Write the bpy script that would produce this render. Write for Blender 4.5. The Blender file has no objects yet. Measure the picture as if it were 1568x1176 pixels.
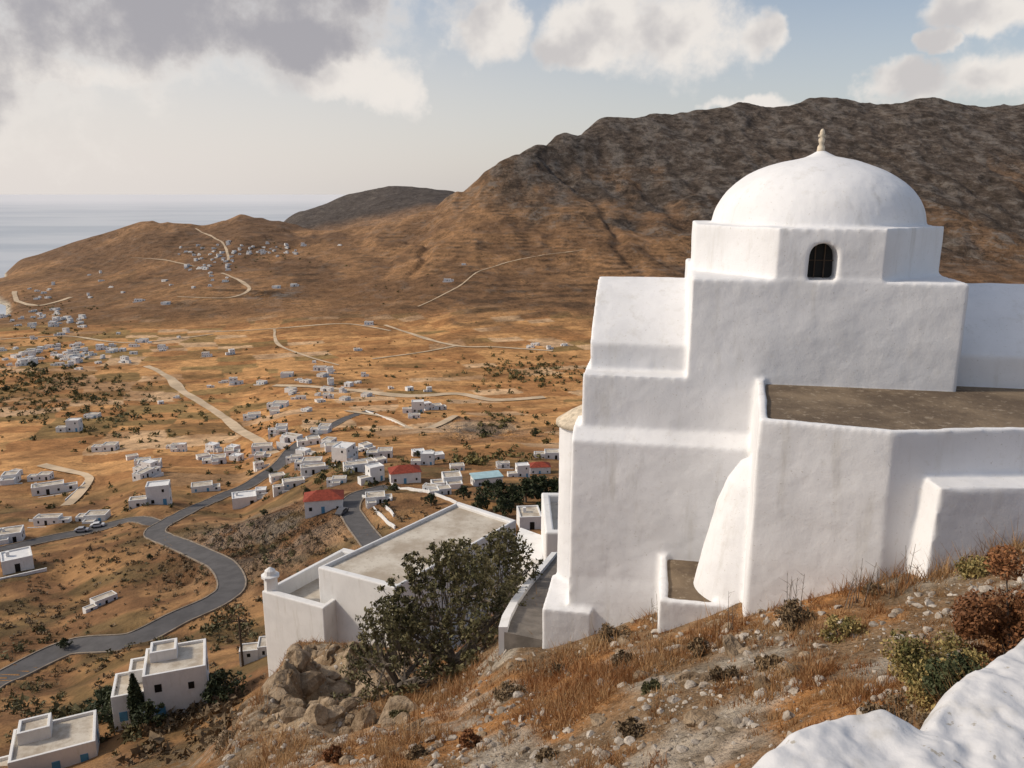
import bpy, math, random, time
import numpy as np
from mathutils import Vector, Matrix
import bmesh
T0=time.time()
random.seed(7); rng=np.random.default_rng(11)
P=math.radians(13.4); sP,cP=math.sin(P),math.cos(P); F=1230.0
scene=bpy.context.scene
# ---- survey helpers: bearings/depressions measured from the viewpoint ----
def dirv(px,py):
    x=(px-784)/F; q=(588-py)/F
    y=cP+q*sP; z=-sP+q*cP
    return x/y, z/y
def at(px,py,Y):
    u,v=dirv(px,py); return (u*Y,Y,v*Y)
def vof(py): return dirv(784,py)[1]
# ---- noise ----
TB=rng.random((256,256))
def vn(x,y,k=0):
    x=np.asarray(x,float)+k*17.37; y=np.asarray(y,float)+k*31.91
    xi=np.floor(x).astype(np.int64); yi=np.floor(y).astype(np.int64)
    fx=x-xi; fy=y-yi; fx=fx*fx*(3-2*fx); fy=fy*fy*(3-2*fy)
    a=TB[xi&255,yi&255]; b=TB[(xi+1)&255,yi&255]; c=TB[xi&255,(yi+1)&255]; d=TB[(xi+1)&255,(yi+1)&255]
    return (a*(1-fx)+b*fx)*(1-fy)+(c*(1-fx)+d*fx)*fy
def fbm(x,y,o=4,k=0):
    s=0;a=1;t=0
    for i in range(o):
        s=s+a*vn(x*2**i,y*2**i,k+i*3); t+=a; a*=.5
    return s/t
def sm(a,b,x):
    t=np.clip((x-a)/(b-a),0,1); return t*t*(3-2*t)
# ================= materials =================
def newmat(name):
    m=bpy.data.materials.new(name); m.use_nodes=True
    nt=m.node_tree; p=nt.nodes['Principled BSDF']; p.inputs['Specular IOR Level'].default_value=.25
    return m,nt,p
def N(nt,t,ins=None,**kw):
    n=nt.nodes.new(t)
    for k,v in kw.items(): setattr(n,k,v)
    if ins:
        for k,v in ins.items():
            s=n.inputs[k]
            if isinstance(v,bpy.types.NodeSocket): nt.links.new(v,s)
            else: s.default_value=v
    return n
def math_(nt,op,a,b=0.0,c=None,clamp=False):
    n=nt.nodes.new('ShaderNodeMath'); n.operation=op; n.use_clamp=clamp
    for i,v in enumerate((a,b,c)):
        if v is None: continue
        if isinstance(v,bpy.types.NodeSocket): nt.links.new(v,n.inputs[i])
        else: n.inputs[i].default_value=v
    return n.outputs[0]
def ramp01(nt,x,a,b):
    n=N(nt,'ShaderNodeMapRange',{'Value':x,'From Min':a,'From Max':b}); n.interpolation_type='SMOOTHSTEP'
    return n.outputs[0]
def mixc(nt,f,a,b,bt='MIX'):
    n=nt.nodes.new('ShaderNodeMix'); n.data_type='RGBA'; n.blend_type=bt
    for i,v in ((0,f),(6,a),(7,b)):
        if isinstance(v,bpy.types.NodeSocket): nt.links.new(v,n.inputs[i])
        else: n.inputs[i].default_value=v if i==0 else (*v,1)
    return n.outputs[2]
def noise(nt,vec,scale,detail=4,rough=.55):
    return N(nt,'ShaderNodeTexNoise',{'Vector':vec,'Scale':scale,'Detail':detail,'Roughness':rough}).outputs[0]
def pos(nt): return nt.nodes.new('ShaderNodeNewGeometry').outputs['Position']
def simple(name,col,var=.2,scale=3,rough=.85,bump=.0,bscale=20,bd=.02,col2=None,speck=None):
    m,nt,p=newmat(name); ps=pos(nt)
    n=noise(nt,ps,scale,5,.65)
    f=ramp01(nt,n,.35,.65)
    c2=col2 if col2 else tuple(c*(1-var) for c in col)
    c1=tuple(min(1,c*(1+var*.4)) for c in col) if not col2 else col
    cc_=mixc(nt,f,c1,c2)
    if speck: cc_=mixc(nt,math_(nt,'MULTIPLY',ramp01(nt,noise(nt,ps,scale*9,4,.7),.56,.66),.6),cc_,speck)
    nt.links.new(cc_,p.inputs['Base Color'])
    p.inputs['Roughness'].default_value=rough
    if bump:
        b=N(nt,'ShaderNodeBump',{'Height':noise(nt,ps,bscale,4,.6),'Strength':bump,'Distance':bd})
        nt.links.new(b.outputs[0],p.inputs['Normal'])
    return m
def plaster(name,base=(.80,.79,.775),near=True,dirt=1.0):
    m,nt,p=newmat(name); ps=pos(nt)
    n1=noise(nt,ps,.9,4,.6); n2=noise(nt,ps,9,4,.65)
    st=N(nt,'ShaderNodeMapping',{'Vector':ps,'Scale':(2.2,2.2,.35)}).outputs[0]
    n3=noise(nt,st,1.6,5,.65)
    c=mixc(nt,ramp01(nt,n1,.35,.7),base,tuple(b*.90 for b in base))
    c=mixc(nt,math_(nt,'MULTIPLY',ramp01(nt,n3,.52,.78),dirt),c,(base[0]*.80,base[1]*.785,base[2]*.75))
    c=mixc(nt,math_(nt,'MULTIPLY',ramp01(nt,n2,.58,.72),.3*dirt),c,(.58,.56,.52))
    if near:
        pk=noise(nt,ps,26,3,.6); c=mixc(nt,math_(nt,'MULTIPLY',ramp01(nt,pk,.66,.71),.5*dirt),c,(.40,.37,.32))
    nt.links.new(c,p.inputs['Base Color']); p.inputs['Roughness'].default_value=.9
    if near:
        h=math_(nt,'ADD',noise(nt,ps,4,4,.55),math_(nt,'MULTIPLY',noise(nt,ps,40,3,.6),.2))
        b=N(nt,'ShaderNodeBump',{'Height':h,'Strength':.45,'Distance':.024})
        nt.links.new(b.outputs[0],p.inputs['Normal'])
    return m
M_white=plaster('whitewash',(.735,.735,.745)); M_par=plaster('old_whitewash',(.60,.60,.61),True,2.2); M_white2=plaster('whitewash_house',(.74,.735,.725),False)
M_roof=simple('roof_concrete',(.58,.53,.45),.3,.55,.95,.4,8,col2=(.38,.32,.25),speck=(.31,.26,.20))
M_terr=simple('terrace_screed',(.22,.165,.11),.3,.9,.95,.6,12,.03,col2=(.11,.08,.055),speck=(.33,.27,.20))
M_dark=simple('dark_opening',(.012,.012,.012),.1,1,.5)
M_blue=simple('blue_paint',(.10,.28,.44),.15,2,.5)
M_lblue=simple('blue_roof',(.36,.52,.56),.15,.5,.8)
M_red=simple('red_tiles',(.27,.055,.033),.3,1.5,.85,.5,4,.1)
M_rock=simple('rock',(.33,.25,.17),.4,2.2,.95,.9,7,.12,col2=(.14,.095,.055))
M_pale=simple('pale_stone',(.48,.43,.37),.4,4,.95,.6,14,.05,col2=(.22,.18,.14))
M_kerb=simple('kerb_concrete',(.28,.23,.18),.3,.5,.95)
M_asph=simple('asphalt',(.105,.10,.10),.2,.3,.9)
M_dirt=simple('dirt_track',(.56,.43,.29),.25,.05,.95)
M_path=simple('path_stone',(.17,.15,.13),.25,3,.95,.5,9)
M_wood=simple('wood',(.10,.07,.05),.3,5,.9)
M_cap=simple('lichen_stone',(.55,.47,.36),.3,9,.9,.6,25)
def leafmat(name,a,b,sc=1.5,trans=.0):
    m,nt,p=newmat(name); ps=pos(nt)
    n=math_(nt,'ADD',math_(nt,'MULTIPLY',noise(nt,ps,sc,3),.55),math_(nt,'MULTIPLY',noise(nt,ps,sc*14,2),.45))
    nt.links.new(mixc(nt,ramp01(nt,n,.38,.62),a,b),p.inputs['Base Color'])
    p.inputs['Roughness'].default_value=.7
    return m
M_leaf=leafmat('olive_leaf',(.055,.055,.022),(.16,.135,.065))
M_leafdark=leafmat('dark_leaf',(.018,.028,.012),(.06,.07,.03))
M_farleaf=leafmat('valley_foliage',(.05,.055,.02),(.16,.13,.045),.03)
M_dry=leafmat('dry_scrub',(.10,.07,.04),(.21,.145,.08),2)
M_grass=leafmat('dry_grass',(.26,.11,.038),(.43,.27,.13),1.1)
M_rust=leafmat('rust_bush',(.14,.06,.025),(.27,.12,.05),2)
M_yg=leafmat('yellowgreen',(.08,.08,.025),(.38,.28,.11),3)
M_twig=simple('twig',(.19,.16,.13),.3,5,.9)
# ================= mesh helpers =================
def link(o,parent=None):
    scene.collection.objects.link(o)
    if parent: o.parent=parent
    return o
def npmesh(name,V,Fa,mats,mi=None,smooth=False,parent=None):
    V=np.asarray(V,np.float32); Fa=np.asarray(Fa,np.int32); k=Fa.shape[1]
    me=bpy.data.meshes.new(name)
    me.vertices.add(len(V)); me.vertices.foreach_set('co',V.ravel())
    me.loops.add(Fa.size); me.loops.foreach_set('vertex_index',Fa.ravel())
    me.polygons.add(len(Fa)); me.polygons.foreach_set('loop_start',np.arange(0,Fa.size,k,dtype=np.int32))
    me.polygons.foreach_set('loop_total',np.full(len(Fa),k,np.int32))
    if mi is not None: me.polygons.foreach_set('material_index',np.asarray(mi,np.int32))
    me.polygons.foreach_set('use_smooth',np.full(len(Fa),smooth))
    for m in mats: me.materials.append(m)
    me.update(calc_edges=True)
    o=bpy.data.objects.new(name,me); return link(o,parent)
class MB:
    def __init__(s,T=None): s.v=[];s.f=[];s.m=[];s.T=T
    def add(s,vs,fs,mat=0):
        b=len(s.v)
        s.v+= [s.T(*p) if s.T else tuple(p) for p in vs]
        s.f+=[[i+b for i in f] for f in fs]; s.m+=[mat]*len(fs)
    def prism(s,poly,z0,z1,mat=0,poly1=None):
        n=len(poly); q=poly1 or poly
        g=lambda z,i: z[i] if isinstance(z,(list,tuple)) else z
        vs=[(p[0],p[1],g(z0,i)) for i,p in enumerate(poly)]+[(p[0],p[1],g(z1,i)) for i,p in enumerate(q)]
        fs=[list(range(n))[::-1],[n+i for i in range(n)]]+[[i,(i+1)%n,n+(i+1)%n,n+i] for i in range(n)]
        s.add(vs,fs,mat)
    def box(s,x0,x1,y0,y1,z0,z1,mat=0): s.prism([(x0,y0),(x1,y0),(x1,y1),(x0,y1)],z0,z1,mat)
    def ext(s,poly,a0,a1,axis,mat=0):
        n=len(poly)
        f=(lambda a,p:(a,p[0],p[1])) if axis==0 else (lambda a,p:(p[0],a,p[1]))
        vs=[f(a0,p) for p in poly]+[f(a1,p) for p in poly]
        fs=[list(range(n))[::-1],[n+i for i in range(n)]]+[[i,(i+1)%n,n+(i+1)%n,n+i] for i in range(n)]
        s.add(vs,fs,mat)
    def lathe(s,cx,cy,prof,n=32,mat=0,sy=1):
        vs=[];fs=[]
        for r,z in prof:
            for i in range(n):
                a=2*math.pi*i/n; vs.append((cx+r*math.cos(a),cy+sy*r*math.sin(a),z))
        for j in range(len(prof)-1):
            for i in range(n):
                fs.append([j*n+i,j*n+(i+1)%n,(j+1)*n+(i+1)%n,(j+1)*n+i])
        fs.append(list(range(n))[::-1]); fs.append([(len(prof)-1)*n+i for i in range(n)])
        s.add(vs,fs,mat)
    def tube(s,p0,p1,r0,r1,n=6,mat=0):
        p0=Vector(p0);p1=Vector(p1);d=(p1-p0).normalized()
        a=d.orthogonal().normalized();b=d.cross(a)
        vs=[]
        for p,r in((p0,r0),(p1,r1)):
            for i in range(n):
                t=2*math.pi*i/n; vs.append(tuple(p+a*r*math.cos(t)+b*r*math.sin(t)))
        s.add(vs,[[i,(i+1)%n,n+(i+1)%n,n+i] for i in range(n)]+[list(range(n))[::-1],[n+i for i in range(n)]],mat)
    def mesh(s,name,mats,smooth=False):
        me=bpy.data.meshes.new(name); me.from_pydata(s.v,[],s.f)
        for m in mats: me.materials.append(m)
        me.polygons.foreach_set('material_index',s.m)
        bm=bmesh.new(); bm.from_mesh(me); bmesh.ops.recalc_face_normals(bm,faces=bm.faces); bm.to_mesh(me); bm.free()
        me.polygons.foreach_set('use_smooth',[smooth]*len(me.polygons)); me.update()
        return me
    def obj(s,name,mats,smooth=False,parent=None,bevel=0):
        o=bpy.data.objects.new(name,s.mesh(name,mats,smooth)); link(o,parent)
        if bevel:
            b=o.modifiers.new('b','BEVEL'); b.width=bevel; b.segments=2; b.limit_method='ANGLE'
        return o
# ================= TERRAIN =================
nearY=[1,2.5,4,7,9,12,16,22,30,40,60,80,110,150,200]
nearT={
-500:[-3,-6,-8,-10,-11,-13,-17,-22,-29,-37,-50,-60,-74,-87,-99],
100:[-3,-5,-6,-8,-10,-12,-16,-21.5,-29,-37,-50,-59,-74,-87,-98],
200:[-3,-5,-6,-8,-9.5,-11.5,-15.5,-21,-28.5,-36,-49,-57,-70,-83,-92],
290:[-3,-4.6,-5.6,-7,-8,-9.7,-14,-20,-27,-35,-48,-56,-69,-82,-89],
370:[-2.8,-4.2,-5.2,-6.9,-7.8,-9.3,-11.3,-16,-22.5,-30,-43.5,-54.5,-67,-80,-86],
450:[-2.6,-4,-5,-6.5,-7.3,-8.9,-11.0,-14.1,-18.3,-26,-40,-51,-64,-77,-82],
600:[-2.4,-3.6,-4.6,-6,-6.95,-8.7,-10.9,-14.1,-18.3,-25,-38,-48,-60,-70,-78],
700:[-2.3,-3.4,-4.4,-5.8,-6.8,-8.3,-10.3,-13.6,-18.6,-24.5,-36,-46,-58,-69,-77],
784:[-2.2,-3.3,-4.2,-5.66,-6.5,-7.6,-8.95,-11.6,-17,-23.5,-35,-45,-57,-68,-77],
840:[-2.1,-3.2,-4.1,-5.5,-6.4,-7.55,-8.85,-11.3,-17,-23,-34,-44,-57,-68,-77],
1000:[-2,-3.0,-3.9,-5.0,-5.8,-6.8,-8,-11,-16,-23,-34,-44,-57,-68,-77],
1240:[-1.9,-2.6,-3.2,-4.5,-5.05,-5.7,-7,-10,-15,-22,-34,-44,-57,-68,-77],
1568:[-1.8,-2.3,-2.8,-3.8,-4.2,-4.6,-5.5,-9,-14,-22,-34,-44,-57,-68,-77],
2600:[-1.7,-2.1,-2.5,-3.2,-3.7,-4.1,-5,-8,-13,-22,-34,-44,-57,-68,-77]}
L0=[(260,800),(350,730),(510,650),(650,600),(830,550),(1100,500)]
L1=[(250,785),(320,735),(420,683),(530,642),(660,600),(840,550),(1100,500)]
L2=[(250,750),(330,700),(450,650),(620,600),(840,550),(1080,500)]
L3=[(250,723),(350,682),(450,650),(630,600),(840,550),(1080,500)]
L4=[(300,700),(450,650),(650,600),(840,550),(1050,500)]
MT=[(1250,450),(1450,400),(1650,350),(1850,300)]
E=[(4500,-230)]
farT={
-500:[(260,800),(420,700),(650,610),(900,545),(1050,-197),(1150,-212)]+E,
-100:[(260,800),(420,700),(650,605),(980,530),(1150,-197),(1250,-212)]+E,
0:L0+[(1290,-196),(1350,-205),(1450,-205),(1500,-197),(1700,-192),(1850,-190),(1950,-208),(2500,-230)]+E,
30:L0+[(1250,485),(1400,465),(1600,445),(1780,428),(1950,408),(2050,397),(2300,-210)]+E,
100:L0+[(1350,470),(1600,440),(1800,418),(2100,374),(2500,-212)]+E,
160:L0+[(1350,465),(1600,436),(1800,410),(2100,354),(2500,-212)]+E,
220:L1+[(1350,458),(1600,430),(1800,395),(2100,335),(2600,-212)]+E,
310:L1+[(1250,472),(1400,440),(1700,398),(2100,345),(2600,-212)]+E,
370:L1+[(1350,450),(1650,400),(2150,323),(2600,-212)]+E,
450:L2+[(1350,450),(1650,400),(1950,360),(2150,340),(2400,-150),(2900,320),(3400,-212)]+E,
520:L3+[(1350,450),(1600,405),(1900,362),(2000,348),(2300,-140),(3000,296),(3500,-212)]+E,
600:L3+[(1300,450),(1550,405),(1800,360),(1950,339),(2300,-110),(3000,281),(3500,-212)]+E,
660:L3+[(1280,450),(1500,400),(1750,350),(1950,316),(2300,-70),(3000,284),(3500,-212)]+E,
700:L4+[(1260,450),(1480,400),(1700,350),(1950,291),(2300,-60),(3000,288),(3500,-200)]+E,
740:L4+[(1250,450),(1450,400),(1660,350),(1850,300),(1980,264),(2500,-60)]+E}
for px,ry,rp in [(780,2000,233),(820,2080,218),(860,2150,197),(920,2300,176),(1000,2350,174),(1060,2400,170),(1130,2450,158),(1180,2450,164),(1240,2500,147),(1300,2500,149),(1340,2500,156),(1400,2500,147),(1440,2500,151),(1500,2500,163),(1568,2500,158),(1700,2500,170),(2000,2500,150),(2600,2500,170)]:
    farT[px]=L4+MT+([(2050,250)] if px>=860 else [])+[(ry,rp),(ry+700,-40)]+E
Yr=np.concatenate([np.geomspace(.8,9,130)[:-1],np.geomspace(9,60,270)[:-1],np.geomspace(60,800,380)[:-1],np.geomspace(800,2600,560)[:-1],np.geomspace(2600,4500,60)])
ug=np.concatenate([np.linspace(-1.7,-.76,60)[:-1],np.linspace(-.76,.76,740),np.linspace(.76,1.7,60)[1:]])
nk=sorted(nearT); fk=sorted(farT); cols=[]
for px in fk:
    pts=[]
    for i,y in enumerate(nearY):
        pts.append((y,float(np.interp(px,nk,[nearT[k][i] for k in nk]))))
    for y,q in farT[px]: pts.append((y, vof(q)*y if q>0 else q))
    pts=np.array(pts); zc=np.interp(np.log(Yr),np.log(pts[:,0]),pts[:,1]); cols.append(zc)
allpx=sorted(set(fk)|set(nk)); Cz=np.zeros((len(allpx),len(Yr)))
for i,px in enumerate(allpx):
    zf=np.array([np.interp(px,fk,[c[j] for c in cols]) for j in range(len(Yr))])
    zn=np.interp(np.log(Yr),np.log(nearY),[np.interp(px,nk,[nearT[k][a] for k in nk]) for a in range(len(nearY))])
    Cz[i]=np.where(Yr<=200,zn,zf)
Cu=(np.array(allpx)[:,None]-784)/F*(cP-sP*Cz/Yr[None,:])
Z=np.zeros((len(Yr),len(ug)))
for j in range(len(Yr)): Z[j]=np.interp(ug,Cu[:,j],Cz[:,j])
def blur(A,n,ax):
    k=np.hanning(n+2)[1:-1];k/=k.sum()
    return np.apply_along_axis(lambda r:np.convolve(np.pad(r,n//2,mode='edge'),k,'valid'),ax,A)
Z=blur(Z,7,0); Z=blur(Z,11,1)
U,YY=np.meshgrid(ug,Yr); X=U*YY
Mt=sm(-172,-110,Z)*sm(950,1200,YY)
LY=np.log(YY)
def zone(u0,y0,su,sl): return np.exp(-((U-u0)/su)**2-((LY-math.log(y0))/sl)**2)
outc=np.clip(zone(-.27,18,.085,.42)*1.5,0,1)
hill=np.clip(zone(-.33,185,.10,.14)*1.5,0,1)+np.clip(zone(-.04,420,.06,.1)*1.3,0,1)+np.clip(zone(-.30,1330,.03,.03)*1.2,0,1)
nb=fbm(X/60,YY/60,4,3)
rock_cloudshade=np.clip(sm(-90,30,Z+ (nb-.5)*180)*sm(.0,.14,U+.10)+sm(.10,.28,U+(nb-.5)*.25)*sm(-150,-80,Z),0,1)  # rocky slope mask, also where cloud shade is painted into the colour
kk=.05*(1-sm(200,500,YY))+.012+.06*Mt+.035*Mt*rock_cloudshade
D=np.zeros_like(Z)
for i,lam in enumerate([.22,.5,1.1,2.6,7,18,45,110,260]):
    w=sm(3.5,7,YY/lam)*(1-sm(60,110,YY/lam))
    if lam in (18,): w=np.maximum(w,Mt*rock_cloudshade*.9)
    if w.max()<=0: continue
    xs_=X+lam*.6*(vn(X/lam*.7,YY/lam*.7,i+90)-.5); n=vn(xs_/lam,YY/lam,i*5)
    rd=1-2*np.abs(n-.5)*1.6
    m2=np.clip(Mt+outc+.6*hill,0,1)
    a=lam*w*(kk+outc*.34*(lam<3)+hill*.10)
    if lam>100: a=a*.35
    D+=a*((n-.5)*2*(1-m2)+(rd-.5)*m2)
gl=np.abs(fbm((X+.15*YY)/150+ .8*fbm(X/200,YY/200,3,201),YY/900,3,211)-.5)
D-=Mt*9*(1-sm(0,.10,gl))*sm(-.25,-.1,U)*(1-sm(1900,2250,YY))
Z=Z+D*np.where(Z<-198,.2,1)
# dry-stone terraces cut into the slopes
a3=sm(-176,-158,Z+(nb-.5)*14)*sm(850,1050,YY); a3=np.maximum(a3,sm(1050,1200,YY)*.9)
tm=sm(-181,-170,Z)*sm(850,1000,YY)*(1-sm(0,.85,rock_cloudshade))*(1-sm(1850,2100,YY))*sm(.44,.56,fbm(X/120,YY/120,4,81)+.05*sm(-.2,0,U))
hs=6.0; ph=(Z+16*fbm(X/180,YY/180,4,85))/hs; fr0=ph-np.floor(ph); stp=np.floor(ph)+sm(.55,1,fr0)
Z=Z+tm*.30*(stp-ph+.3)*hs
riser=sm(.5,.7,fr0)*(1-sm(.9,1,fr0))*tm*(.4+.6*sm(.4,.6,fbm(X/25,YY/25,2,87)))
nr,nc=Z.shape
def height(x,y):
    x=np.asarray(x,float);y=np.asarray(y,float); u=x/y
    j=np.clip(np.searchsorted(Yr,y)-1,0,nr-2); i=np.clip(np.searchsorted(ug,u)-1,0,nc-2)
    fy=np.clip((y-Yr[j])/(Yr[j+1]-Yr[j]),0,1); fx=np.clip((u-ug[i])/(ug[i+1]-ug[i]),0,1)
    return (Z[j,i]*(1-fx)+Z[j,i+1]*fx)*(1-fy)+(Z[j+1,i]*(1-fx)+Z[j+1,i+1]*fx)*fy
def hit(px,py,ymin=50):
    u,v=dirv(px,py)
    i=int(np.clip(np.searchsorted(ug,u)-1,0,nc-2)); f=(u-ug[i])/(ug[i+1]-ug[i])
    zc=Z[:,i]*(1-f)+Z[:,i+1]*f
    k=np.where((v*Yr<=zc)&(Yr>ymin))[0]
    if len(k)==0: return None
    y=Yr[k[0]]; return Vector((u*y,y,float(height(u*y,y))))
def centre(pts,ymin,step=1.5):
    P3=[hit(x,y,ymin) for x,y in pts]; P3=[q for q in P3 if q]; out=[]
    for i in range(len(P3)-1):
        p0=P3[max(i-1,0)];p1=P3[i];p2=P3[i+1];p3=P3[min(i+2,len(P3)-1)]
        n=max(4,int((p2-p1).length/step))
        for k in range(n):
            t=k/n; out.append(.5*((2*p1)+(p2-p0)*t+(2*p0-5*p1+4*p2-p3)*t*t+(3*p1-p0-3*p2+p3)*t**3))
    A=np.array([(q.x,q.y) for q in out]); zc=height(A[:,0],A[:,1]); kz=np.hanning(23);kz/=kz.sum()
    return A,np.convolve(np.pad(zc,11,'edge'),kz,'valid')
RD=[('asphalt_road',[(-60,1070),(0,1043),(100,1003),(200,972),(280,945),(335,918),(355,895),(340,868),(295,842),(250,825),(238,812),(270,793),(330,765),(390,738),(430,710),(458,680),(500,657),(540,637),(570,630)],5.4,M_asph,90),
('asphalt_road',[(600,748),(550,757),(535,778),(545,800),(575,835)],5,M_asph,100),
('asphalt_road',[(-40,850),(60,832),(130,815),(200,797),(240,800)],5,M_asph,100)]
for pts,w in [([(225,562),(258,580),(284,602),(330,632),(360,655),(398,678),(420,692)],8),([(420,592),(520,597),(620,606),(700,606),(760,612),(840,610)],9),([(590,498),(640,515),(700,530),(760,532),(850,538)],6.5),([(570,550),(640,541),(705,528)],5),([(330,508),(440,502),(520,496),(560,500),(600,507)],5.5),([(340,418),(375,435),(380,445),(345,457),(270,455)],7),([(110,455),(60,468),(28,462),(22,446)],10),([(0,520),(100,515),(200,525),(330,512)],5),([(100,770),(135,745),(130,728),(60,715)],5),([(200,395),(260,400),(300,408)],7),([(530,632),(590,640),(640,655),(700,640)],4),([(640,470),(700,440),(770,405),(900,380)],3),([(420,505),(430,530),(520,560)],4),([(300,350),(325,362),(345,380),(350,400)],6)]:
    RD.append(('dirt_road',pts,w,M_dirt,150))
RC=[]
for nm_,pts,w,mt_,ym in RD:
    A,zc=centre(pts,ym,1.5 if nm_=='asphalt_road' else 5); RC.append((nm_,A,zc,w,mt_))
for nm_,A,zc,w,mt_ in RC:
    hw=w/2
    lo=A.min(0)-w*2;hi=A.max(0)+w*2
    mk=np.where((X>lo[0])&(X<hi[0])&(YY>lo[1])&(YY<hi[1])); 
    if len(mk[0])==0: continue
    for c0 in range(0,len(mk[0]),20000):
        a_=(mk[0][c0:c0+20000],mk[1][c0:c0+20000]); dx=X[a_][:,None]-A[None,:,0]; dy=YY[a_][:,None]-A[None,:,1]; dd=dx*dx+dy*dy; k=dd.argmin(1); d=np.sqrt(dd[np.arange(len(k)),k])
        bl=1-sm(hw*1.25,hw*2.6,d); Z[a_]=Z[a_]*(1-bl)+(zc[k]-.12)*bl
RP=np.vstack([np.c_[r[1],np.full(len(r[1]),r[3]/2)] for r in RC])
def nearroad(x,y,pad=2.5):
    return bool(((RP[:,0]-x)**2+(RP[:,1]-y)**2<(RP[:,2]+pad)**2).any())
V=np.stack([X,YY,Z],-1).reshape(-1,3)
idx=np.arange(nr*nc).reshape(nr,nc)
Fq=np.stack([idx[:-1,:-1],idx[:-1,1:],idx[1:,1:],idx[1:,:-1]],-1).reshape(-1,4)
def C(*c): return np.array(c)
def lerp(a,b,t): return a*(1-t[...,None])+b*t[...,None]
ns=fbm(X/9,YY/9,4,9); nn=fbm(X/1.6,YY/1.6,4,15); nf=fbm(X/.35,YY/.35,3,21)
near=lerp(C(.21,.135,.075),C(.31,.15,.055),sm(.40,.60,nn))
near=lerp(near,C(.35,.315,.26),sm(.51,.66,fbm(X/.9,YY/.9,4,33))*.75)
near=lerp(near,C(.12,.085,.05),sm(.55,.72,nf)*.6)
mid=lerp(C(.18,.095,.045),C(.29,.16,.07),sm(.4,.6,ns)); mid=lerp(mid,C(.08,.068,.03),sm(.52,.66,fbm(X/14,YY/14,4,41))*.6)
ca,sa=math.cos(.35),math.sin(.35)
wx=X+30*(fbm(X/80,YY/80,3,51)-.5); wy=YY+45*(fbm(X/80,YY/80,3,57)-.5)
fx=np.floor((wx*ca+wy*sa)/38).astype(int); fy=np.floor((-wx*sa+wy*ca)/26).astype(int)
fr=TB[fx&255,fy&255]; fr2=TB[(fx+91)&255,(fy+37)&255]
gold=C(.53,.285,.115); val=lerp(gold*np.ones(Z.shape+(1,)),C(.37,.18,.07),sm(.35,.75,fr))
val=lerp(val,C(.60,.43,.27),(fr2>.86)*.6)
grn=(fr2<(.06+.35*sm(-.28,-.5,U)+.15*sm(.0,.1,U)))*.6
val=lerp(val,C(.14,.125,.05),grn*sm(400,480,YY))
val=lerp(val,C(.25,.125,.05),sm(.48,.62,nb)*.6)
mtn=lerp(C(.18,.10,.052),C(.29,.16,.077),sm(.42,.62,fbm(X/130,YY/130,4,61)))
mtn=lerp(mtn,C(.10,.076,.06),rock_cloudshade*(1-.5*sm(.5,.62,fbm(X/120,YY/200,4,65))*(1-sm(20,120,Z)))); mtn=lerp(mtn,C(.18,.155,.135),rock_cloudshade*sm(.54,.68,fbm(X/30,YY/60,5,71))*.7)  # cloud shade on the mountain painted as darker base colour, plus paler rock
mtn=lerp(mtn,C(.26,.21,.16),(1-rock_cloudshade)*sm(-60,20,Z)*sm(.5,.62,fbm(X/18,YY/18,4,75))*.6)
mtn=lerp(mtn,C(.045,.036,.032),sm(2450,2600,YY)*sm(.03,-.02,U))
a1=sm(45,70,YY); a2=sm(260,380,YY+ (nb-.5)*120)
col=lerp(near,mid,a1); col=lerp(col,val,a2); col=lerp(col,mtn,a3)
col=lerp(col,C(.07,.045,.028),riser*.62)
oc3=lerp(C(.16,.11,.065),C(.37,.285,.19),sm(.35,.62,fbm(X/.7,YY/.7,4,131)))
col=lerp(col,oc3,np.clip(outc*1.4,0,1)*.85); col=lerp(col,C(.22,.19,.16),np.clip(hill,0,1)*.6*sm(.4,.55,ns))
col=lerp(col,C(.31,.27,.245),sm(1200,3600,YY)*.24)  # aerial haze painted into the far land's base colour
shore=sm(-194,-198.5,Z); col=lerp(col,C(.5,.43,.33),shore*sm(1000,1100,YY))
msk=np.zeros(Z.shape+(4,)); msk[...,3]=1
msk[...,0]=np.clip(rock_cloudshade*a3+.3*a3+hill,0,1)
msk[...,1]=np.clip(.3+.3*a2+.3*a3,0,1)*sm(50,90,YY)
rowmi=np.repeat((Yr[:-1]>66).astype(np.int32),nc-1)
gnd=npmesh('ground_terrain',V,Fq,[],smooth=True)
me=gnd.data
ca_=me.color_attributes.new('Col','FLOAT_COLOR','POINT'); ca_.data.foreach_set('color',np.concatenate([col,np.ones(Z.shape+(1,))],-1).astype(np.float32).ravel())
cb_=me.color_attributes.new('Msk','FLOAT_COLOR','POINT'); cb_.data.foreach_set('color',msk.astype(np.float32).ravel())
def base(nt,n):
    ac=N(nt,'ShaderNodeAttribute',attribute_name='Col').outputs['Color']
    br=N(nt,'ShaderNodeMapRange',{'Value':n,'From Min':.3,'From Max':.7,'To Min':.45,'To Max':1.5}).outputs[0]
    return mixc(nt,1.0,ac,N(nt,'ShaderNodeCombineColor',{0:br,1:br,2:br}).outputs[0],'MULTIPLY')
mN,nt,p=newmat('near_ground'); ps=pos(nt)
c=base(nt,noise(nt,ps,2.4,7,.75)); g2=noise(nt,ps,22,3,.6)
c=mixc(nt,math_(nt,'MULTIPLY',ramp01(nt,g2,.56,.66),.4),c,(.40,.34,.26)); c=mixc(nt,math_(nt,'MULTIPLY',ramp01(nt,g2,.44,.34),.6),c,(.06,.042,.026))
nt.links.new(c,p.inputs['Base Color']); p.inputs['Roughness'].default_value=.95; p.inputs['Specular IOR Level'].default_value=.1
nt.links.new(N(nt,'ShaderNodeBump',{'Height':noise(nt,ps,4.5,5,.72),'Strength':1.0,'Distance':.12}).outputs[0],p.inputs['Normal'])
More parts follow.
